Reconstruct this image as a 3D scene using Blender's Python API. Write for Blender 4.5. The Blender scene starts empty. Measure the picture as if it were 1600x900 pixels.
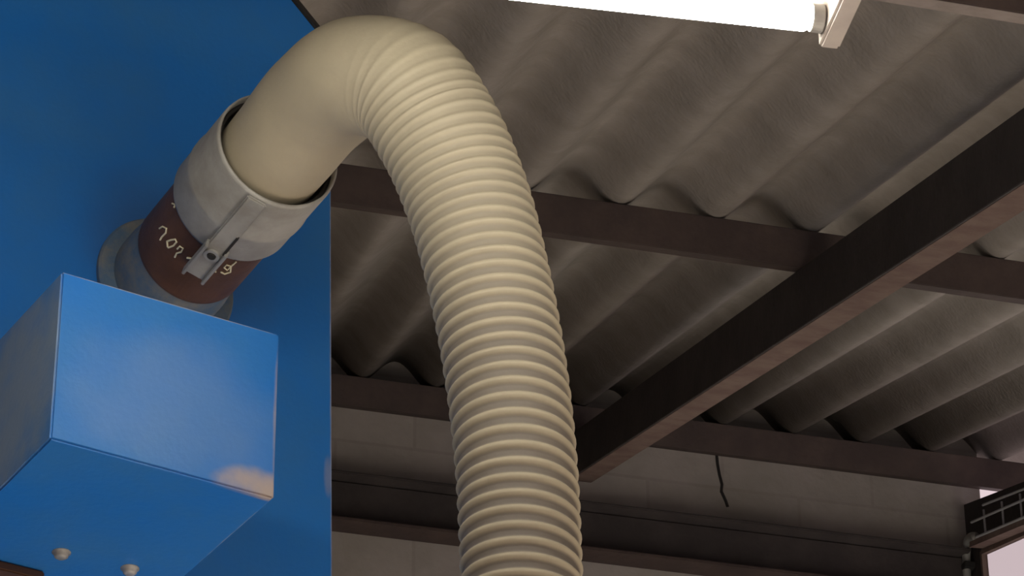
import bpy, bmesh, math, random
from mathutils import Vector, Matrix
random.seed(4)
S = bpy.context.scene
COL = S.collection
# ------------------------------------------------------------------ camera model (photo taken as 1600 x 900)
F = 5500.0
def cv(r, u, f): return Vector((r, u, -f))              # right, up, forward -> blender camera axes
UP = cv(-0.0065, 0.852, 0.523).normalized()
PX = cv(1.0, -0.1384, 0.236)
PX = (PX - UP * PX.dot(UP)).normalized()                # along the purlins
YX = UP.cross(PX).normalized()
M = Matrix((PX, YX, UP))                                # camera axes -> world
CAM = Vector((0, 0, 1.6))
def ray(px, py): return M @ cv((px - 800) / F, (450 - py) / F, 1.0)
def at(px, py, z): return CAM + ray(px, py) * z         # world point seen at a pixel, z metres along the view axis
def hit(px, py, p0, n):
    d = ray(px, py)
    return CAM + d * ((p0 - CAM).dot(n) / d.dot(n))
def proj(w):
    c = M.transposed() @ (w - CAM)
    return (800 + F * c.x / -c.z, 450 - F * c.y / -c.z, -c.z)
cam = bpy.data.objects.new('camera', bpy.data.cameras.new('camera'))
COL.objects.link(cam)
cam.matrix_world = Matrix.Translation(CAM) @ M.to_4x4()
cam.data.sensor_width = 36.0
cam.data.lens = 36.0 * F / 1600.0
cam.data.clip_start = 0.05
cam.data.clip_end = 200
S.camera = cam
S.view_settings.view_transform = 'Standard'
S.view_settings.look = 'None'
S.view_settings.exposure = 0.4
S.view_settings.gamma = 1.0
S.view_settings.use_curve_mapping = False
# ------------------------------------------------------------------ materials
def srgb(r, g, b):
    f = lambda c: (c / 12.92 if c <= 0.04045 else ((c + 0.055) / 1.055) ** 2.4)
    return (f(r / 255), f(g / 255), f(b / 255), 1)
def mat(name, col, rough=0.6, metal=0.0, col2=None, scale=8.0, lo=0.4, hi=0.65, bump=0.0, bscale=60.0, spec=0.4, detail=6):
    m = bpy.data.materials.new(name); m.use_nodes = True
    nt = m.node_tree; b = nt.nodes['Principled BSDF']
    b.inputs['Base Color'].default_value = col
    b.inputs['Roughness'].default_value = rough
    b.inputs['Metallic'].default_value = metal
    b.inputs['Specular IOR Level'].default_value = spec
    tc = nt.nodes.new('ShaderNodeTexCoord')
    if col2:
        n = nt.nodes.new('ShaderNodeTexNoise'); n.inputs['Scale'].default_value = scale; n.inputs['Detail'].default_value = detail
        n.inputs['Roughness'].default_value = 0.65
        r = nt.nodes.new('ShaderNodeMapRange'); r.inputs[1].default_value = lo; r.inputs[2].default_value = hi
        x = nt.nodes.new('ShaderNodeMix'); x.data_type = 'RGBA'
        x.inputs[6].default_value = col; x.inputs[7].default_value = col2
        nt.links.new(tc.outputs['Object'], n.inputs['Vector'])
        nt.links.new(n.outputs['Fac'], r.inputs[0]); nt.links.new(r.outputs[0], x.inputs[0])
        nt.links.new(x.outputs[2], b.inputs['Base Color'])
    if bump:
        n2 = nt.nodes.new('ShaderNodeTexNoise'); n2.inputs['Scale'].default_value = bscale; n2.inputs['Detail'].default_value = 4
        bp = nt.nodes.new('ShaderNodeBump'); bp.inputs['Strength'].default_value = bump; bp.inputs['Distance'].default_value = 0.01
        nt.links.new(tc.outputs['Object'], n2.inputs['Vector'])
        nt.links.new(n2.outputs['Fac'], bp.inputs['Height']); nt.links.new(bp.outputs[0], b.inputs['Normal'])
    return m
def emat(name, col, st):
    m = bpy.data.materials.new(name); m.use_nodes = True
    b = m.node_tree.nodes['Principled BSDF']
    b.inputs['Base Color'].default_value = (0.9, 0.9, 0.9, 1)
    b.inputs['Emission Color'].default_value = col; b.inputs['Emission Strength'].default_value = st
    return m
BLUE = mat('blue_paint', (0.014, 0.160, 0.52, 1), 0.42, col2=(0.032, 0.175, 0.46, 1), scale=5, lo=0.42, hi=0.7, bump=0.06, bscale=120, spec=0.35)
SHEET = mat('fibre_cement', (0.31, 0.28, 0.25, 1), 0.9, col2=(0.235, 0.212, 0.186, 1), scale=7, lo=0.35, hi=0.68, bump=0.25, bscale=90, spec=0.15)
STEEL = mat('brown_painted_steel', (0.056, 0.041, 0.037, 1), 0.65, col2=(0.080, 0.058, 0.050, 1), scale=9, lo=0.4, hi=0.65, bump=0.15, bscale=50, spec=0.25)
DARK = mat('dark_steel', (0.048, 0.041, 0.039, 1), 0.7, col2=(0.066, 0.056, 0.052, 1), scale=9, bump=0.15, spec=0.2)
PALEBROWN = mat('pale_brown_steel', (0.20, 0.145, 0.12, 1), 0.85, col2=(0.15, 0.10, 0.085, 1), scale=14, bump=0.2, spec=0.1)
PALEDUST = mat('pale_dust', (0.33, 0.28, 0.25, 1), 0.9, col2=(0.25, 0.21, 0.185, 1), scale=14)
HOSE = mat('cream_plastic', (0.43, 0.375, 0.265, 1), 0.55, col2=(0.38, 0.33, 0.235, 1), scale=9, lo=0.4, hi=0.7, bump=0.05, bscale=150, spec=0.3)
BROWN = mat('brown_pipe', (0.085, 0.040, 0.020, 1), 0.5, col2=(0.13, 0.060, 0.030, 1), scale=16, lo=0.45, hi=0.7, bump=0.1, spec=0.35)
SLEEVE = mat('dusty_zinc', (0.40, 0.39, 0.355, 1), 0.55, metal=0.15, col2=(0.29, 0.275, 0.24, 1), scale=14, lo=0.4, hi=0.65, bump=0.12, bscale=40)
ZINC = mat('zinc', (0.42, 0.41, 0.38, 1), 0.5, metal=0.4, col2=(0.32, 0.31, 0.28, 1), scale=20)
BLACK = mat('flat_black', (0.022, 0.02, 0.018, 1), 0.7)
CHALK = mat('chalk', (0.75, 0.70, 0.50, 1), 0.9)
COLLAR = mat('grey_blue_sealant', (0.075, 0.13, 0.20, 1), 0.7, col2=(0.17, 0.175, 0.17, 1), scale=26, lo=0.4, hi=0.62, bump=0.3, bscale=40)
LAMPMETAL = mat('lamp_enamel', (0.52, 0.47, 0.42, 1), 0.6, col2=(0.45, 0.40, 0.36, 1), scale=20)
FLOORM = mat('concrete_floor', (0.40, 0.37, 0.34, 1), 0.9, col2=(0.33, 0.30, 0.28, 1), scale=2)
WIRE = mat('galvanised_wire', (0.38, 0.37, 0.38, 1), 0.6, metal=0.1)
PLASTER = mat('wall_render', (0.31, 0.285, 0.25, 1), 0.95, col2=(0.41, 0.37, 0.34, 1), scale=3.5, lo=0.35, hi=0.7, bump=0.35, bscale=30, spec=0.1)
TUBE = emat('lit_tube', (1.0, 0.97, 0.88, 1), 22.0)
# ------------------------------------------------------------------ helpers
def obj(name, bm, m, parent=None, smooth=False):
    me = bpy.data.meshes.new(name)
    bmesh.ops.recalc_face_normals(bm, faces=bm.faces[:])
    bm.to_mesh(me); bm.free()
    if smooth:
        for p in me.polygons: p.use_smooth = True
    me.materials.append(m)
    o = bpy.data.objects.new(name, me); COL.objects.link(o)
    if parent:
        o.parent = parent
        o.matrix_parent_inverse = parent.matrix_world.inverted()
    return o
def tag(o, label=None, cat=None, group=None, kind=None):
    if label: o['label'] = label
    if cat: o['category'] = cat
    if group: o['group'] = group
    if kind: o['kind'] = kind
    return o
def empty(name, loc, label, cat, group=None):
    o = bpy.data.objects.new(name, None); COL.objects.link(o)
    o.location = loc; o.empty_display_size = 0.1
    o.matrix_world = Matrix.Translation(loc)
    return tag(o, label, cat, group)
def box(bm, o, ax, ay, az, x0, x1, y0, y1, z0, z1, bev=0.0):
    """box in a local frame: origin o, unit axes, ranges along them"""
    vs = []
    for z in (z0, z1):
        for x, y in ((x0, y0), (x1, y0), (x1, y1), (x0, y1)):
            vs.append(bm.verts.new(o + ax * x + ay * y + az * z))
    fs = [bm.faces.new([vs[i] for i in q]) for q in ((0, 3, 2, 1), (4, 5, 6, 7), (0, 1, 5, 4), (1, 2, 6, 5), (2, 3, 7, 6), (3, 0, 4, 7))]
    if bev:
        es = set(e for f in fs for e in f.edges)
        bmesh.ops.bevel(bm, geom=list(es), offset=bev, segments=2, affect='EDGES')
def prism(bm, pts, vec):
    a = [bm.verts.new(p) for p in pts]; b = [bm.verts.new(p + vec) for p in pts]
    n = len(pts)
    bm.faces.new(a); bm.faces.new(b[::-1])
    for i in range(n): bm.faces.new((a[i], b[i], b[(i + 1) % n], a[(i + 1) % n]))
def ortho(t):
    t = t.normalized()
    h = Vector((0, 0, 1)) if abs(t.z) < 0.9 else Vector((1, 0, 0))
    a = t.cross(h).normalized()
    return a, t.cross(a).normalized()
def lathe(bm, o, axis, prof, n=64, close=False):
    """prof: list of (distance along axis, radius)"""
    a, b = ortho(axis); ax = axis.normalized()
    rings = []
    for s, r in prof:
        rings.append([bm.verts.new(o + ax * s + (a * math.cos(2 * math.pi * i / n) + b * math.sin(2 * math.pi * i / n)) * r) for i in range(n)])
    pairs = list(zip(rings, rings[1:])) + ([(rings[-1], rings[0])] if close else [])
    for p, q in pairs:
        for i in range(n): bm.faces.new((p[i], p[(i + 1) % n], q[(i + 1) % n], q[i]))
    if not close:
        if prof[0][1] > 0: bm.faces.new(rings[0][::-1])
        if prof[-1][1] > 0: bm.faces.new(rings[-1])
def tube(bm, pts, r, n=10):
    pts = [Vector(p) for p in pts]
    rings = []
    a = None
    for i, p in enumerate(pts):
        t = (pts[min(i + 1, len(pts) - 1)] - pts[max(i - 1, 0)]).normalized()
        if a is None: a, b = ortho(t)
        else:
            a = (a - t * a.dot(t)).normalized(); b = t.cross(a)
        rings.append([bm.verts.new(p + (a * math.cos(2 * math.pi * k / n) + b * math.sin(2 * math.pi * k / n)) * r) for k in range(n)])
    for p, q in zip(rings, rings[1:]):
        for k in range(n): bm.faces.new((p[k], p[(k + 1) % n], q[(k + 1) % n], q[k]))
    bm.faces.new(rings[0][::-1]); bm.faces.new(rings[-1])
X, Y, Z = Vector((1, 0, 0)), Vector((0, 1, 0)), Vector((0, 0, 1))
# ------------------------------------------------------------------ roof frame
PITCH, AMP = 0.186, 0.033
TIP = at(1120, 339, 6.5)                     # a low crest of the sheet on the middle purlin
CD = (M @ cv(-950, -980, F)).normalized()     # along the corrugations, up the roof slope and away from the camera
N = X.cross(CD).normalized()                 # roof normal, upward
E = CD.cross(N).normalized()                 # across the corrugations
CP = N.cross(X).normalized()                 # straight up the slope
SL = -N.y / N.z                              # rise of the roof per metre of y
CH = Vector((CD.x, CD.y, 0)).normalized()
G = Vector((CH.y, -CH.x, 0))                 # out of the gable wall, to the right
CS = CD.z / math.hypot(CD.x, CD.y)           # rise along the corrugations
def roofpt(px, py, off=0.0): return hit(px, py, TIP - N * off, N)
y1 = TIP.y
T2 = roofpt(1245, 677)
y2 = T2.y
YW = y2 + 0.075                              # inner face of the back wall
def rz(y): return TIP.z + (y - TIP.y) * SL   # height of the low crests
corner = hit(1509, 830, Vector((0, YW, 0)), Y)
XG = corner.x                                # inner face of the gable wall
XL = -3.6
YN = -2.2
# ------------------------------------------------------------------ setting
bm = bmesh.new()
XR = XG + 0.9                                # roof and purlins run on over the gable
nx0, nx1 = XL, XR
e0, e1 = nx0 - TIP.x - 0.9, nx1 - TIP.x + 0.9
nseg = int((e1 - e0) / PITCH * 16)
rows = []
for side in (0, 1):
    for yy in (YN, 0.0, y1 - 1.2, y1, y2 + 0.40):
        rw = []
        for i in range(nseg + 1):
            e_ = e0 + (e1 - e0) * i / nseg
            h = AMP * (1 - math.cos(2 * math.pi * e_ / PITCH))
            s_ = (yy - TIP.y - E.y * e_) / CD.y
            rw.append(bm.verts.new(TIP + E * e_ + CD * s_ + N * (h + side * 0.007)))
        rows.append(rw)
for base in (0, 5):
    for k in range(4):
        for i in range(nseg):
            bm.faces.new((rows[base + k][i], rows[base + k][i + 1], rows[base + k + 1][i + 1], rows[base + k + 1][i]))
for k in (0, 4):
    for i in range(nseg): bm.faces.new((rows[k][i], rows[k][i + 1], rows[k + 5][i + 1], rows[k + 5][i]))
tag(obj('ceiling', bm, SHEET, smooth=True), 'grey corrugated fibre cement roof sheets seen from below', kind='structure')

bm = bmesh.new(); box(bm, Vector((0, 0, 0)), X, Y, Z, XL - 0.1, XR, YN, YW + 0.2, -0.1, 0)
tag(obj('floor', bm, FLOORM), 'concrete workshop floor', kind='structure')

# back wall: rendered blockwork
def wall_material():
    m = PLASTER.copy(); m.name = 'wall_blockwork'
    nt = m.node_tree; b = nt.nodes['Principled BSDF']
    src = b.inputs['Base Color'].links[0].from_socket
    tc = next(n for n in nt.nodes if n.type == 'TEX_COORD')
    mp = nt.nodes.new('ShaderNodeMapping'); mp.inputs['Rotation'].default_value = (math.pi / 2, 0, 0)
    br = nt.nodes.new('ShaderNodeTexBrick'); br.inputs['Scale'].default_value = 1.0
    br.inputs['Brick Width'].default_value = 0.40; br.inputs['Row Height'].default_value = 0.20; br.inputs['Mortar Size'].default_value = 0.006
    br.inputs['Mortar Smooth'].default_value = 0.6
    br.inputs['Color1'].default_value = (1, 1, 1, 1); br.inputs['Color2'].default_value = (0.86, 0.86, 0.86, 1); br.inputs['Mortar'].default_value = (0.72, 0.70, 0.70, 1)
    mx = nt.nodes.new('ShaderNodeMix'); mx.data_type = 'RGBA'; mx.blend_type = 'MULTIPLY'; mx.inputs[0].default_value = 0.45
    nt.links.new(tc.outputs['Object'], mp.inputs['Vector']); nt.links.new(mp.outputs[0], br.inputs['Vector'])
    nt.links.new(src, mx.inputs[6]); nt.links.new(br.outputs['Color'], mx.inputs[7]); nt.links.new(mx.outputs[2], b.inputs['Base Color'])
    return m
bm = bmesh.new()
ztop = rz(YW)
xe = hit(1531, 770, Vector((0, YW, 0)), Y).x
nb = int((xe - XL) / PITCH * 12)
cols = []
for i in range(nb + 1):
    x = XL + (xe - XL) * i / nb
    e_ = (Vector((x, YW, rz(YW))) - TIP).dot(E)
    h = AMP * (1 - math.cos(2 * math.pi * e_ / PITCH)) / N.z + 0.004     # bedded up into the corrugations
    cols.append([bm.verts.new(p) for p in (Vector((x, YW, 0)), Vector((x, YW, rz(YW) + h)), Vector((x, YW + 0.05, rz(YW) + h)), Vector((x, YW + 0.05, 0)))])
for p, q in zip(cols, cols[1:]):
    for k in range(4): bm.faces.new((p[k], p[(k + 1) % 4], q[(k + 1) % 4], q[k]))
bm.faces.new(cols[0]); bm.faces.new(cols[-1][::-1])
wb = tag(obj('wall_back', bm, wall_material()), 'dusty grey blockwork wall under the roof edge', kind='structure')
bm = bmesh.new()
crk = [hit(x, y, Vector((0, YW - 0.001, 0)), Y) for x, y in ((1119, 705), (1121, 725), (1124, 742), (1128, 757), (1127, 768), (1134, 783), (1137, 792))]
tube(bm, crk, 0.004, 6); obj('crack', bm, BLACK, wb)

bm = bmesh.new()
prism(bm, [Vector((XL, YN, 0)), Vector((XL, YW, 0)), Vector((XL, YW, rz(YW) - 0.01)), Vector((XL, YN, rz(YN) - 0.01))], X * -0.1)
tag(obj('wall_left', bm, PLASTER), 'plain grey wall added on the left to cut side light', kind='structure')  # unseen wall added to reduce ambient light from the left
# gable wall with window opening
GP = Vector((XG, YW, 0))
def g(px, py, off=0.0): return hit(px, py, GP + G * off, G)
def gq(p): return (p - GP).dot(CH)
def gp(q, z): return GP + CH * q + Vector((0, 0, z))
w_tl = g(1535, 861); w_t2 = g(1600, 832)
slope_w = (w_t2.z - w_tl.z) / (gq(w_t2) - gq(w_tl))
q1 = gq(w_tl); q0 = q1 - 2.6                   # far / near jamb
def wz(q): return w_tl.z + (q - q1) * slope_w
zb = w_tl.z - 1.2
print('window top', w_tl)
ga, gb_ = g(1535, 778), g(1566, 763.5)
gs = (gb_.z - ga.z) / (gq(gb_) - gq(ga))
def gz(q): return ga.z + (q - gq(ga)) * CS
qn = (YN - YW) / CH.y
outer = [gp(qn, 0), gp(-0.002, 0), gp(-0.002, gz(0)), gp(qn, gz(qn))]
print('gable slope', gs, CS, 'window slope', slope_w, 'gap', rz(YW) - gz(0))
hole1 = [gp(q0, zb), gp(q1, zb), gp(q1, wz(q1)), gp(q0, wz(q0))]
bm = bmesh.new()
allv = []
for loop in (outer, hole1):
    vs = [bm.verts.new(p) for p in loop]
    for i in range(len(vs)): bm.edges.new((vs[i], vs[(i + 1) % len(vs)]))
bmesh.ops.triangle_fill(bm, edges=bm.edges[:], use_beauty=True)
ex = bmesh.ops.extrude_face_region(bm, geom=bm.faces[:])
bmesh.ops.translate(bm, verts=[v for v in ex['geom'] if isinstance(v, bmesh.types.BMVert)], vec=G * 0.012)
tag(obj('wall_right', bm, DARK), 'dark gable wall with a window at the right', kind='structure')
wn = None
bm = bmesh.new()
fr = 0.03
for a, b_ in ((hole1[3], hole1[2]), (hole1[0], hole1[1]), (hole1[1], hole1[2]), (hole1[0], hole1[3])):
    d = (b_ - a).normalized(); s = G.cross(d).normalized()
    box(bm, a, d, G, s, 0, (b_ - a).length, -0.004, 0.011, -0.009, 0.004)
wf = tag(obj('window_1', bm, PALEBROWN), 'bright window under the sloping gable', kind='structure')
glass = bpy.data.materials.new('dusty_glass'); glass.use_nodes = True
gb = glass.node_tree.nodes['Principled BSDF']
gb.inputs['Base Color'].default_value = (0.75, 0.75, 0.75, 1); gb.inputs['Roughness'].default_value = 0.25
gb.inputs['Transmission Weight'].default_value = 1.0; gb.inputs['IOR'].default_value = 1.01
bm = bmesh.new(); prism(bm, [p + G * 0.006 for p in hole1], G * 0.003); obj('window_pane', bm, glass, wf)

# ------------------------------------------------------------------ steelwork
def purlin(y, x0, x1, h, fw, label, mw=STEEL, mf=STEEL, top=0.0):
    """cold formed channel across the roof, top face against the low crests"""
    o = Vector((0, y, rz(y)))
    root = empty('purlin', Vector(((x0 + x1) / 2, y, rz(y) - h)), label, 'beam', 'roof purlins')
    bm = bmesh.new(); box(bm, o, X, CP, N, x0, x1, 0, 0.005, -h, -0.001, 0.0015); obj('web', bm, mw, root)
    bm = bmesh.new(); box(bm, o, X, CP, N, x0, x1, 0.005, fw, -0.006, -0.001); obj('flange', bm, mw, root)
    bm = bmesh.new(); box(bm, o, X, CP, N, x0, x1, 0.005, fw, -h, -h + 0.005); obj('flange', bm, mf, root)
    return root
H1 = 0.072
purlin(y1, XL, XR - 0.02, H1, 0.05, 'brown steel purlin crossing behind the hose and over the sloping rafter, middle of the view')
H2 = 0.075
purlin(y2, XL, XR - 0.02, H2, 0.05, 'brown steel purlin at the top of the back wall, above the cracked render')
ptop = hit(1500, -5, TIP - N * 0.072, N)
PT = purlin(ptop.y, XL, XR - 0.02, 0.072, 0.05, 'brown purlin with a pale dusty underside, cut by the top right corner of the photo', mf=PALEDUST)
# rafter: channel hung under the purlins, its web to the left
ra = hit(1250, 419, TIP - N * H1, N)
xr = ra.x
wr = hit(1250, 512, ra, E)
HR = (TIP - N * H1 - wr).dot(N)
wf2 = hit(1250, 549, TIP - N * (H1 + HR), N)
FW = (wf2 - ra).dot(E)
print('rafter height', HR, 'flange', FW, 'corrug slope deg', math.degrees(math.atan(SL)), 'y1,y2', y1, y2, 'XG', XG, 'tip', TIP)
o = ra.copy()
s0, s1 = (YN - y1) / CD.y + 0.2, (YW - y1) / CD.y - 0.0
root = empty('rafter', o - N * HR, 'dark brown steel rafter sloping diagonally up to the right, under the purlins', 'beam')
s1 = (YW - (o - N * 0).y) / CD.y - 0.05
s0 = (YN - o.y) / CD.y + 0.2
bm = bmesh.new(); box(bm, o, CD, E, N, s0, s1, 0, 0.006, -HR, -0.001, 0.001); obj('web', bm, DARK, root)
bm = bmesh.new(); box(bm, o, CD, E, N, s0, s1, 0.006, FW, -0.008, -0.001); obj('flange', bm, DARK, root)
bm = bmesh.new(); box(bm, o, CD, E, N, s0, s1, 0.0062, FW, -HR, -HR + 0.008); tag(obj('flange', bm, PALEBROWN, root), 'reddish underside flange, light put into its colour')  # light on the underside put into a paler colour than the web
# wall beam
BD = 0.07
pb = hit(1000, 867, Vector((0, YW - BD, 0)), Y); pt = hit(1000, 792, Vector((0, YW - BD, 0)), Y)
root = empty('wall_beam', Vector((0, YW - BD / 2, pb.z)), 'dark brown steel beam running level along the back wall below the rafter', 'beam')
o = Vector((0, YW, pb.z)); hb = pt.z - pb.z
x0, x1 = XL, XG - 0.02
bm = bmesh.new(); box(bm, o, X, -Y, Z, x0, x1, 0.0, BD * 0.45, 0.012, hb - 0.012); obj('web', bm, DARK, root)
bm = bmesh.new(); box(bm, o, X, -Y, Z, x0, x1, 0.0, BD, hb - 0.008, hb, 0.002); obj('flange', bm, DARK, root)
bm = bmesh.new(); box(bm, o, X, -Y, Z, x0, x1, 0.0, BD, 0.0, 0.008, 0.002); obj('flange', bm, STEEL, root)

# ------------------------------------------------------------------ gable details: mesh screen, conduit
SO = -0.045
root = empty('wire_mesh_screen', g(1560, 830, SO), 'grey wire mesh screen above the bright window at the right', 'wire mesh')
d = (g(1600, 808, SO) - g(1528, 838, SO)).normalized()
rails = [((1536, 789), (1600, 764)), ((1518, 816), (1600, 780.5)), ((1526, 839), (1600, 808)), ((1524, 805), (1600, 770))]
for a, b_ in rails[:3]:
    bm = bmesh.new(); p, q = g(*a, SO), g(*b_, SO)
    tube(bm, [p, q + (q - p) * 2.5], 0.0035, 8); obj('wire', bm, WIRE, root)
lo_a, lo_b = g(1526, 839, SO + 0.004), g(1600, 808, SO + 0.004)
up_a, up_b = g(1536, 789, SO + 0.004), g(1600, 764, SO + 0.004)
dl = (lo_b - lo_a).normalized(); du = (up_b - up_a).normalized()
for k in range(9):
    px = 1540 + 28.5 * k
    a = g(px, 839 - (px - 1526) * 31 / 74, SO + 0.006)
    b_ = a + Z * 0.065
    bm = bmesh.new(); tube(bm, [a, b_], 0.003, 8); obj('cross_wire', bm, WIRE, root)
bm = bmesh.new()
p, q = g(1528, 852, -0.02), g(1600, 822, -0.02)
dd = (q - p).normalized(); ss = G.cross(dd).normalized()
box(bm, p, dd, G, ss, 0, 1.5, -0.022, 0.012, -0.007, 0.007); obj('bottom_rail', bm, PALEBROWN, root)
bm = bmesh.new()
cpts = [g(x, y, -0.018) for x, y in ((1524, 838), (1518, 838.5), (1513.5, 843), (1511, 850), (1510, 862), (1510, 880), (1510.5, 905))]
# smooth it
sm = []
for i in range(len(cpts) - 1):
    p0, p1, p2, p3 = cpts[max(i - 1, 0)], cpts[i], cpts[i + 1], cpts[min(i + 2, len(cpts) - 1)]
    for k in range(6):
        t = k / 6
        sm.append(0.5 * ((2 * p1) + (p2 - p0) * t + (2 * p0 - 5 * p1 + 4 * p2 - p3) * t * t + (3 * p1 - p0 - 3 * p2 + p3) * t ** 3))
sm += [cpts[-1], Vector((cpts[-1].x, cpts[-1].y, 0.02))]
tube(bm, sm, 0.011, 14)
cd_ = tag(obj('conduit', bm, ZINC, smooth=True), 'grey conduit bending down beside the bright window in the corner', 'conduit')
bm = bmesh.new(); pz = g(1510.5, 886, -0.018); box(bm, pz, X, Y, Z, -0.013, 0.017, -0.02, 0.02, -0.008, 0.008, 0.002); obj('clip', bm, BLACK, cd_)

def stain(center, axes, radii, col, amt, nscale=30):
    """a dust smear with its own place and shape on the paint"""
    global src
    tot = None
    for a, r in zip(axes, radii):
        sb = nt.nodes.new('ShaderNodeVectorMath'); sb.operation = 'SUBTRACT'; sb.inputs[1].default_value = center
        dp = nt.nodes.new('ShaderNodeVectorMath'); dp.operation = 'DOT_PRODUCT'; dp.inputs[1].default_value = a / r
        pw = nt.nodes.new('ShaderNodeMath'); pw.operation = 'MULTIPLY'
        nt.links.new(tc.outputs['Object'], sb.inputs[0]); nt.links.new(sb.outputs[0], dp.inputs[0])
        nt.links.new(dp.outputs['Value'], pw.inputs[0]); nt.links.new(dp.outputs['Value'], pw.inputs[1])
        if tot is None: tot = pw
        else:
            ad = nt.nodes.new('ShaderNodeMath'); nt.links.new(tot.outputs[0], ad.inputs[0]); nt.links.new(pw.outputs[0], ad.inputs[1]); tot = ad
    no = nt.nodes.new('ShaderNodeTexNoise'); no.inputs['Scale'].default_value = nscale; nt.links.new(tc.outputs['Object'], no.inputs['Vector'])
    a2 = nt.nodes.new('ShaderNodeMath'); nt.links.new(tot.outputs[0], a2.inputs[0]); nt.links.new(no.outputs['Fac'], a2.inputs[1])
    mr = nt.nodes.new('ShaderNodeMapRange'); mr.interpolation_type = 'SMOOTHSTEP'
    mr.inputs[1].default_value = 1.5; mr.inputs[2].default_value = 0.4; mr.inputs[3].default_value = 0; mr.inputs[4].default_value = amt
    nt.links.new(a2.outputs[0], mr.inputs[0])
    mx = nt.nodes.new('ShaderNodeMix'); mx.data_type = 'RGBA'; mx.inputs[7].default_value = col
    nt.links.new(mr.outputs[0], mx.inputs[0]); nt.links.new(src, mx.inputs[6]); src = mx.outputs[2]
# ------------------------------------------------------------------ blue machine
Hm = (M @ cv(0.858, -0.252, 0.449)).normalized()
Dm = M @ cv(-0.514, -0.459, 0.725)
Hm = Vector((Hm.x, Hm.y, 0)).normalized()
Dm = Vector((Dm.x, Dm.y, 0)); Dm = (Dm - Hm * Dm.dot(Hm)).normalized()     # into the panel, away from the camera
ZP = 4.45
PC = at(255, 447, ZP)                                            # pipe axis meets the panel
def pan(px, py): return hit(px, py, PC, Dm)
machine = empty('dust_collector', Vector((pan(200, 900).x, pan(200, 900).y, 0)), 'big blue painted metal machine cabinet with a box and a pipe inlet at the left', 'machine')
right_bot = pan(520.3, 900); right_top = pan(517.5, 74)
e = (right_top - right_bot).normalized()
foot = right_bot + e * (-(right_bot.z - 0.0) / e.z)
ch = pan(458, 0); ch2 = ch + (ch - right_top).normalized() * 0.03
lx = pan(-160, 450)
lt = Vector((lx.x, lx.y, ch2.z - 0.08)); lb = Vector((lx.x, lx.y, 0))
bm = bmesh.new()
prism(bm, [lb, foot, right_top, ch2, lt], Dm * 0.75)
es = [e_ for e_ in bm.edges if abs((e_.verts[0].co - PC).dot(Dm)) < 1e-3 and abs((e_.verts[1].co - PC).dot(Dm)) < 1e-3]
bmesh.ops.bevel(bm, geom=es, offset=0.003, segments=2, affect='EDGES')
CABM = BLUE.copy(); CABM.name = 'blue_paint_cabinet'
nt = CABM.node_tree; bs = nt.nodes['Principled BSDF']; src = bs.inputs['Base Color'].links[0].from_socket
tc = next(n for n in nt.nodes if n.type == 'TEX_COORD')
EDGE = (0.42, 0.40, 0.42, 1)
eh = Dm.cross(e).normalized()
stain((pan(520, 900) + pan(518, 300)) / 2, (eh, e, Dm), (0.004, 0.45, 0.02), EDGE, 0.6, 60)
stain(pan(513, 745), (eh, e, Dm), (0.008, 0.035, 0.02), (0.40, 0.34, 0.30, 1), 0.35, 40)
stain(pan(280, 400), (Hm, Z, Dm), (0.16, 0.14, 0.02), (0.06, 0.10, 0.16, 1), 0.35, 10)
nt.links.new(src, bs.inputs['Base Color'])
obj('cabinet', bm, CABM, machine)
for q_ in (right_top, ch2, lt):
    for dd_ in (0, 0.75): p_ = q_ + Dm * dd_; print('clear', p_, rz(p_.y) - p_.z)
# dark strip along the cut corner
bm = bmesh.new()
dd = (ch2 - right_top).normalized(); nn = dd.cross(Dm).normalized()
if nn.z < 0: nn = -nn
box(bm, right_top, dd, Dm, nn, 0.0, (ch2 - right_top).length, -0.004, 0.03, -0.001, 0.005); tag(obj('edge_strip', bm, BLACK, machine), 'dark strip')
# protruding box
BDEP = 0.37
front = PC - Dm * BDEP
def bf(px, py): return hit(px, py, front, Dm)
k0, k1, k2, k3 = bf(86, 691), bf(430, 776), bf(436, 518), bf(89, 425)
# regular box from those corners
wv = ((k1 - k0).dot(Hm) + (k2 - k3).dot(Hm)) / 2; hv = ((k3 - k0).z + (k2 - k1).z) / 2
ko = (k0 + (k3 - Z * hv) + (k1 - Hm * wv) + (k2 - Hm * wv - Z * hv)) / 4
print('box', wv, hv, [tuple(round(c) for c in proj(p)[:2]) for p in (ko, ko + Hm * wv, ko + Hm * wv + Z * hv, ko + Z * hv)])
BOXM = BLUE.copy(); BOXM.name = 'blue_paint_dusty'
nt = BOXM.node_tree; bs = nt.nodes['Principled BSDF']; src = bs.inputs['Base Color'].links[0].from_socket
tc = next(n for n in nt.nodes if n.type == 'TEX_COORD')
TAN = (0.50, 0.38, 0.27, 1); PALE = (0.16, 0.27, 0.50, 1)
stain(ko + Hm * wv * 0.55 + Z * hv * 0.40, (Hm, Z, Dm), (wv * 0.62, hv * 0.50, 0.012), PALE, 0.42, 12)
stain(ko + Hm * wv * 0.97 + Z * hv * 0.045, (Hm, Z, Dm), (wv * 0.28, hv * 0.12, 0.012), TAN, 0.85, 30)
stain(ko + Hm * wv * 1.0 + Z * hv * 0.5, (Hm, Z, Dm), (0.006, hv * 0.5, 0.012), TAN, 0.5, 30)
LEFTD = (0.24, 0.29, 0.33, 1); EDGE = (0.42, 0.40, 0.42, 1)
stain(ko + Z * hv * 0.5 + Dm * 0.13, (Hm, Z, Dm), (0.004, hv * 0.75, 0.3), LEFTD, 0.75, 25)
stain(ko + Hm * wv * 0.5 + Z * hv, (Hm, Z, Dm), (wv * 0.7, 0.0035, 0.012), EDGE, 0.75, 60)
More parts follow.
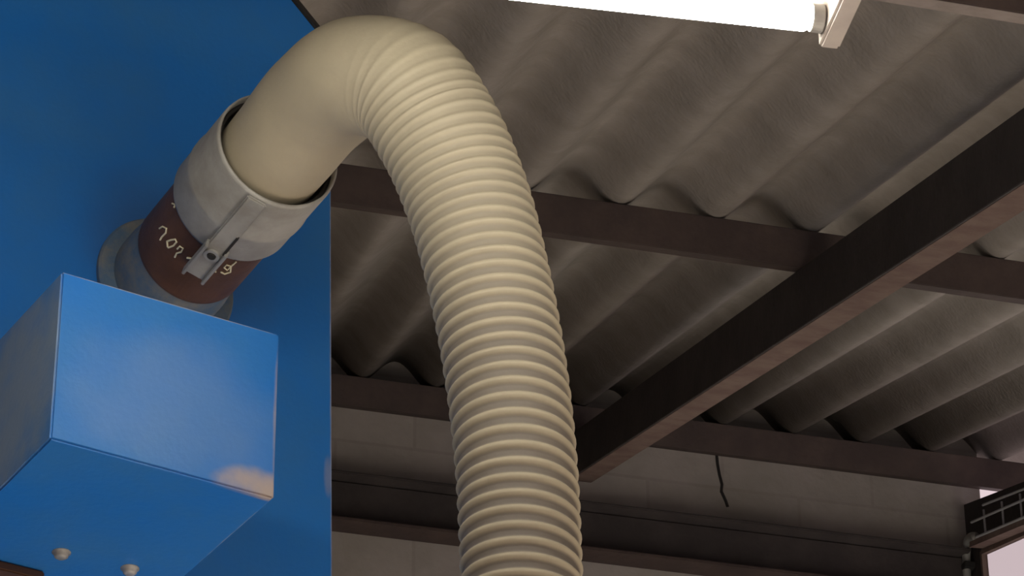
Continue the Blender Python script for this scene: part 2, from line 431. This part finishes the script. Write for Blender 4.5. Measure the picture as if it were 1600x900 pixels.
stain(ko + Hm * wv + Dm * 0.10, (Hm, Z, Dm), (0.004, 0.004, 0.13), EDGE, 0.8, 60)
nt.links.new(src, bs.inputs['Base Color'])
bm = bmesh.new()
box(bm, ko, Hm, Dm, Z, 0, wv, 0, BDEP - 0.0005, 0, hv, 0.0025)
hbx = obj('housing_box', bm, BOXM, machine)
for px, py in ((96, 863), (203, 888)):
    c = hit(px, py, ko, Z)
    bm = bmesh.new(); lathe(bm, c + Z * 0.001, -Z, [(0, 0.011), (0.002, 0.011), (0.0025, 0.0085), (0.007, 0.008), (0.009, 0.005)], 20)
    tag(obj('screw', bm, ZINC, hbx, True), 'dusty pale screw head')
c = hit(2, 905, ko, Z)
bm = bmesh.new(); box(bm, c, Hm, Dm, Z, -0.05, 0.035, -0.045, 0.10, -0.012, -0.0005, 0.002); tag(obj('bottom_plate', bm, BROWN, hbx), 'dark brown plate')
# pipe inlet along -Dm
A = -Dm
mq = proj(PC + A * 0.35)
A = (at(mq[0] - 15, mq[1] - 14, mq[2]) - PC).normalized()      # the stub is welded on a touch out of square
RP = 91.5 * ZP * 0.965 / F
def along(px, py):
    """distance from the panel along the pipe axis for the axis point nearest a pixel"""
    best = min((((proj(PC + A * s)[0] - px) ** 2 + (proj(PC + A * s)[1] - py) ** 2), s) for s in [i * 0.002 for i in range(400)])
    return best[1]
sb, sc, sm_ = along(292, 392), along(356, 318), along(425, 225)
print('pipe s', sb, sc, sm_, 'RP', RP)
bm = bmesh.new()
lathe(bm, PC, A, [(-0.004, RP * 1.30), (0.010, RP * 1.30), (0.013, RP * 1.26), (0.013, RP * 1.02), (sb * 0.55, RP * 1.02), (sb + 0.004, RP * 0.96)], 72)
obj('collar', bm, COLLAR, machine, False)
bm = bmesh.new()
lathe(bm, PC, A, [(sb, RP * 0.90), (sb, RP * 0.99), (sb + 0.004, RP), (sc + 0.03, RP)], 72)
pipe = obj('inlet_pipe', bm, BROWN, machine, False)
tag(pipe, 'brown painted steel pipe with chalk marks')
# chalk writing on the brown pipe (strokes follow the pipe's surface)
e1, e2 = ortho(A)
def onpipe(px, py, r):
    d = ray(px, py); o_ = CAM - PC
    dp = d - A * d.dot(A); op = o_ - A * o_.dot(A)
    a_, b_, c_ = dp.dot(dp), 2 * dp.dot(op), op.dot(op) - r * r
    t = (-b_ - math.sqrt(max(b_ * b_ - 4 * a_ * c_, 0))) / (2 * a_)
    return CAM + d * t
strokes = [
    [(249, 357), (254, 354), (260, 357), (259, 364), (253, 370), (250, 375)],
    [(262, 386), (261, 377), (267, 375), (274, 374), (276, 378), (271, 384), (263, 387)],
    [(273, 402), (276, 396), (283, 394), (286, 388), (281, 385), (277, 389)],
    [(292, 403), (299, 404), (304, 403)],
    [(339, 415), (335, 419), (337, 425)],
    [(345, 425), (351, 428), (360, 425), (361, 416), (354, 414), (350, 418), (355, 422), (361, 416), (369, 409)],
    [(269, 318), (274, 320), (272, 324)]]
for st in strokes:
    bm = bmesh.new(); tube(bm, [onpipe(x, y, RP + 0.0008) for x, y in st], 0.0012, 6)
    o_ = obj('chalk_mark', bm, CHALK, pipe); 
# ------------------------------------------------------------------ hose coupling
RC = RP * 1.11
cpl = empty('hose_coupling', PC + A * sc, 'pale grey dusty metal clamp sleeve joining the hose to the brown pipe', 'clamp')
bm = bmesh.new()
L = sm_ - sc
prof = [(sc, RP + 0.0006), (sc, RC * 0.97), (sc + 0.006, RC), (sc + L * 0.32, RC * 1.0), (sc + L * 0.36, RC * 1.018), (sc + L * 0.42, RC * 1.02), (sc + L * 0.46, RC * 1.0), (sm_ - 0.006, RC), (sm_, RC * 0.99), (sm_, RC * 0.955), (sm_ - 0.03, RC * 0.95), (sc + 0.035, RC * 0.95), (sc + 0.03, RP + 0.0006)]
lathe(bm, PC, A, prof, 96, close=True)
obj('sleeve', bm, SLEEVE, cpl, True)
# latch strap: lies along the axis on the visible side
pl = onpipe(352, 372, RC + 0.002)
rd = (pl - PC); rd = (rd - A * rd.dot(A)).normalized(); tg = A.cross(rd).normalized()
m1 = (onpipe(400, 298, RC) - PC).dot(A); m0 = (onpipe(318, 404, RP) - PC).dot(A)
sl_ = (pl - PC).dot(A)
pc_ = onpipe(385, 318, RC); rd1 = (pc_ - PC); rd1 = (rd1 - A * rd1.dot(A)).normalized()
bm = bmesh.new()
o_ = PC + rd * (RC - 0.001)
box(bm, o_, A, tg, rd, sc - 0.05, sm_ - 0.004, -0.013, 0.013, 0.0, 0.006, 0.002)
stp = obj('clamp_strap', bm, SLEEVE, cpl)
for sgn in (-1, 1):
    bm = bmesh.new(); box(bm, o_, A, tg, rd, sc - 0.05, sc + 0.02, sgn * 0.0135 - 0.002, sgn * 0.0135 + 0.002, 0.0, 0.012, 0.0008); obj('strap_lip', bm, ZINC, stp)
bm = bmesh.new(); lathe(bm, PC + A * (sc + 0.004) + rd * (RC + 0.004), rd, [(0, 0.010), (0.004, 0.010), (0.004, 0.006), (0.002, 0.005), (0.002, 0.0)], 24); obj('bolt_ring', bm, ZINC, stp)
bm = bmesh.new(); lathe(bm, PC + A * (sc + 0.004) + rd * (RC + 0.0055), rd, [(0, 0.0055), (0.004, 0.005), (0.004, 0.0)], 16); tag(obj('bolt', bm, BLACK, stp), 'dark bolt head')
bm = bmesh.new(); box(bm, o_, A, tg, rd, sc + 0.014, sc + 0.055, 0.0095, 0.0125, 0.004, 0.0075); tag(obj('slit', bm, BLACK, stp), 'dark gap in the strap')

# ------------------------------------------------------------------ ribbed hose
K = ZP / 5.15
ctrl = [  # centre line in the photo, distance, half width in pixels
    (398, 260, None, 85), (434, 219, None, 87), (500, 158, 4.78, 91), (568, 119, 4.69, 95), (634, 136, 4.645, 99), (684, 205, 4.61, 98.5), (728, 305, 4.565, 97),
    (762, 430, 4.50, 95), (790, 580, 4.42, 94.5), (806, 720, 4.34, 94), (815, 900, 4.25, 94)]
pts = []
for i, (x, y, z, hw) in enumerate(ctrl):
    if z is None:
        s = along(x, y); w = PC + A * s; zz = proj(w)[2]
    else:
        zz = z * K; w = at(x, y, zz)
    pts.append((w, hw * zz / F))
mouth = PC + A * sm_
# keep going straight down to the floor
last, lr = pts[-1]
dirn = (pts[-1][0] - pts[-2][0]).normalized()
dirn = (dirn + Vector((0, 0, -1.5))).normalized()
pts.append((last + dirn * 0.4, lr)); p5 = pts[-1][0]
pts.append((Vector((p5.x, p5.y, p5.z - 1.4)), lr)); pts.append((Vector((p5.x, p5.y, 0.005)), lr))
def cat(p0, p1, p2, p3, t):
    # centripetal-ish: plain catmull-rom with chord scaled tangents
    d1 = (p2 - p1).length; d0 = (p1 - p0).length or d1; d2 = (p3 - p2).length or d1
    m1 = ((p1 - p0) / d0 * d1 + (p2 - p1) / d1 * d0) / (d0 + d1) * d1 if d0 and d1 else p2 - p1
    m2 = ((p2 - p1) / d1 * d2 + (p3 - p2) / d2 * d1) / (d1 + d2) * d1
    t2, t3 = t * t, t * t * t
    return p1 * (2 * t3 - 3 * t2 + 1) + m1 * (t3 - 2 * t2 + t) + p2 * (-2 * t3 + 3 * t2) + m2 * (t3 - t2)
dense = []
for i in range(len(pts) - 1):
    a, b_, c, d = pts[max(i - 1, 0)], pts[i], pts[i + 1], pts[min(i + 2, len(pts) - 1)]
    pa = a[0] if i > 0 else b_[0] - (c[0] - b_[0])
    pd = d[0] if i + 2 < len(pts) else c[0] + (c[0] - b_[0])
    n = max(4, int((c[0] - b_[0]).length / 0.0012))
    for k in range(n):
        t = k / n
        dense.append((cat(pa, b_[0], c[0], pd, t), b_[1] + (c[1] - b_[1]) * t))
dense.append(pts[-1])
def lerp_tab(tab, v):
    for (a, fa), (b_, fb) in zip(tab, tab[1:]):
        if v <= b_: return fa + (fb - fa) * max(0, (v - a) / (b_ - a))
    return tab[-1][1]
# rib spacing (metres) by height of the centre line in the photo
ph = 0.0; rings = []
passed = False
prev = None
amp0 = 0.0
a_ax = None
for i, (w, r) in enumerate(dense):
    t = (dense[min(i + 1, len(dense) - 1)][0] - dense[max(i - 1, 0)][0]).normalized()
    x, y, z = proj(w)
    if x > 560: passed = True
    if prev is not None:
        ds = (w - prev).length
        if not passed: pitch_m = 0.0115
        elif y < 1000: 
            pp = lerp_tab([(100, 14.0), (190, 17.5), (300, 19), (400, 21), (500, 23), (600, 24.0), (900, 24.6)], y)
            # metres per pixel along the hose here
            x2, y2_, _ = proj(w + t * 0.01)
            pitch_m = pp * 0.01 / max(math.hypot(x2 - x, y2_ - y), 1e-6)
            pitch_m = min(max(pitch_m, 0.009), 0.022)
        else: pitch_m = 0.0195
        ph += ds / pitch_m
    prev = w
    amp = 0.0 if not passed else lerp_tab([(100, 0.0005), (190, 0.0013), (300, 0.0020), (450, 0.0026), (900, 0.0027)], y if y < 1000 else 900)
    if passed and y < 300:
        f_ = min(max((x - 570) / 120, 0), 1); amp *= f_ * f_ * (3 - 2 * f_)
    if a_ax is None: a_ax, b_ax = ortho(t)
    else:
        a_ax = (a_ax - t * a_ax.dot(t)).normalized(); b_ax = t.cross(a_ax)
    rings.append((w, a_ax.copy(), b_ax.copy(), r, amp, ph, y))
NV, NP = 48, 12                              # points round the hose, rows per turn of the rib
tone = []
bm = bmesh.new()
ptot = rings[-1][5]
nrow = int(ptot * NP) + NP + 1
idx = 0
phs = [r_[5] for r_ in rings]
import bisect
def ring_at(p):
    p = min(max(p, 0.0), ptot)
    i = min(max(bisect.bisect_right(phs, p) - 1, 0), len(rings) - 2)
    a_, b_ = rings[i], rings[i + 1]
    t = 0 if b_[5] - a_[5] < 1e-9 else (p - a_[5]) / (b_[5] - a_[5])
    return [a_[j] + (b_[j] - a_[j]) * t for j in (0, 1, 2, 3, 4)] + [p, a_[6]]
grid = []
for j in range(nrow):
    row = []
    for k in range(NV):
        w, ax_, bx_, r, amp, p, y = ring_at(j / NP - k / NV)
        th = 2 * math.pi * k / NV
        q = (j % NP) / NP
        x_ = abs(q - 0.5) * 2                       # 0 on the rib, 1 in the groove
        rib = 0.5 + 0.5 * math.cos(math.pi * min(x_ / 0.72, 1.0))
        rr = r + amp * (1.6 * rib - 0.9)
        row.append(bm.verts.new(w + (ax_ * math.cos(th) + bx_ * math.sin(th)) * rr))
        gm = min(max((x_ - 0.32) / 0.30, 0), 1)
        tone.append(gm * min(amp / 0.0022, 1.0) * lerp_tab([(130, 0.1), (250, 0.30), (400, 0.55), (560, 0.9), (900, 1.0)], y))
    grid.append(row)
for j in range(1, nrow):
    for k in range(NV - 1): bm.faces.new((grid[j - 1][k], grid[j - 1][k + 1], grid[j][k + 1], grid[j][k]))
    if j - 1 - NP >= -0:
        bm.faces.new((grid[j - 1][NV - 1], grid[j - 1 - NP][0], grid[j - NP][0], grid[j][NV - 1]))
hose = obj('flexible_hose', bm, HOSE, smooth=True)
at_ = hose.data.attributes.new('groove_tone', 'FLOAT', 'POINT')
at_.data.foreach_set('value', tone)
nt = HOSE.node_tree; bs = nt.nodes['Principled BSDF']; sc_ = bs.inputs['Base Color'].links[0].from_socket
an = nt.nodes.new('ShaderNodeAttribute'); an.attribute_name = 'groove_tone'
mx = nt.nodes.new('ShaderNodeMix'); mx.data_type = 'RGBA'; mx.inputs[7].default_value = (0.165, 0.14, 0.115, 1)  # grooves coloured darker than the ribs, more so down the hose
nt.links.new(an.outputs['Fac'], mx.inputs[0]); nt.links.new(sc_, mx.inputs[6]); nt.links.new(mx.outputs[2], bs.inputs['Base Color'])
tag(hose, 'thick cream ribbed flexible hose arching from the blue machine and hanging down', 'hose')
# black ring added for the dark of the gap between hose and sleeve
bm = bmesh.new()
lathe(bm, PC, A, [(sm_ - 0.022, RC * 0.945), (sm_ - 0.010, RC * 0.945), (sm_ - 0.010, RP * 0.985), (sm_ - 0.022, RP * 0.985)], 72, close=True)
tag(obj('gap_dark_ring', bm, BLACK, cpl, True), 'black ring added to darken the gap')

# ------------------------------------------------------------------ fluorescent lamp
ZL = 3.6
ea = at(1266, 27.5, ZL)
best = None
for i in range(-400, 400):
    an = i * 0.001
    dv = Vector((-math.cos(an), -math.sin(an), 0))
    q = proj(ea + dv * 0.3)
    er = abs((27.5 - q[1]) / (1266 - q[0]) - 0.109)
    if best is None or er < best[0]: best = (er, dv)
LD = best[1]                                             # along the tube, to the left
LS = Vector((LD.y, -LD.x, 0))                            # sideways
if LS.y < 0: LS = -LS
print('lamp dir', LD, 'roof gap', (TIP - ea).dot(N), ea)
RT, LT = 0.0150, 1.2
def make_lamp(ea, label, LD, LS, U, rod):
    """tube at ea running along LD, batten on its U side, fixed by rods of the given length"""
    lamp = empty('fluorescent_light', ea, label, 'lamp', 'fluorescent tube lamps of the workshop')
    bm = bmesh.new(); lathe(bm, ea, LD, [(0.0, 0.012), (0.002, RT * 0.85), (0.006, RT), (LT - 0.006, RT), (LT, RT * 0.8)], 32); obj('tube', bm, TUBE, lamp, True)
    bm = bmesh.new(); box(bm, ea, LD, LS, U, -0.03, LT + 0.03, -0.03, 0.03, 0.035, 0.085, 0.003); obj('batten', bm, LAMPMETAL, lamp)
    for s_ in (0, 1):
        b0 = ea + LD * (LT + 0.001) * s_
        sg = 1 if s_ else -1
        bm = bmesh.new(); lathe(bm, b0, LD * sg, [(0.0005, RT * 0.98), (0.012, RT * 1.02), (0.014, RT * 0.9)], 28); obj('lampholder', bm, ZINC, lamp)
        bm = bmesh.new(); box(bm, b0, LD * sg, LS, U, 0.0142, 0.036, -0.075, 0.024, -0.020, 0.086, 0.003); obj('end_plate', bm, LAMPMETAL, lamp)
    for s_ in (0.25, 0.95):
        c = ea + LD * s_
        ln = rod if rod else (rz(c.y) - c.z + 0.02)
        bm = bmesh.new(); tube(bm, [c + U * 0.084, c + U * ln], 0.006, 10); obj('hanger_rod', bm, ZINC, lamp)
    return lamp
make_lamp(ea, 'lit white fluorescent tube lamp under the roof at the top of the photo', LD, LS, Z, 0)
# two fill tubes added outside the frame to brighten the roof and machine
make_lamp(Vector((3.0, 2.1, rz(2.1) - 0.43)), 'added fill tube hanging close to the gable wall, out of view', LD, LS, Z, 0)
make_lamp(gp(-0.7, zb - 0.25) - G * 0.14, 'added fill tube fixed to the gable wall below the window, out of view', -CH, -Z, G, 0.14)

# ------------------------------------------------------------------ light
w = bpy.data.worlds.new('daylight'); S.world = w; w.use_nodes = True
bg = w.node_tree.nodes['Background']; bg.inputs[0].default_value = (0.66, 0.535, 0.56, 1); bg.inputs[1].default_value = 0.9
for lx_, ly_ in ((2.6, 3.6), (2.6, 1.6)):  # added unseen fill lights, brightening the roof by floor bounce
    l = bpy.data.lights.new('bounce_fill', 'AREA'); l.shape = 'DISK'; l.size = 0.45; l.energy = 280; l.color = (1.0, 0.93, 0.83)
    o_ = bpy.data.objects.new('bounce_fill', l); COL.objects.link(o_); o_.location = (lx_, ly_, 2.3)
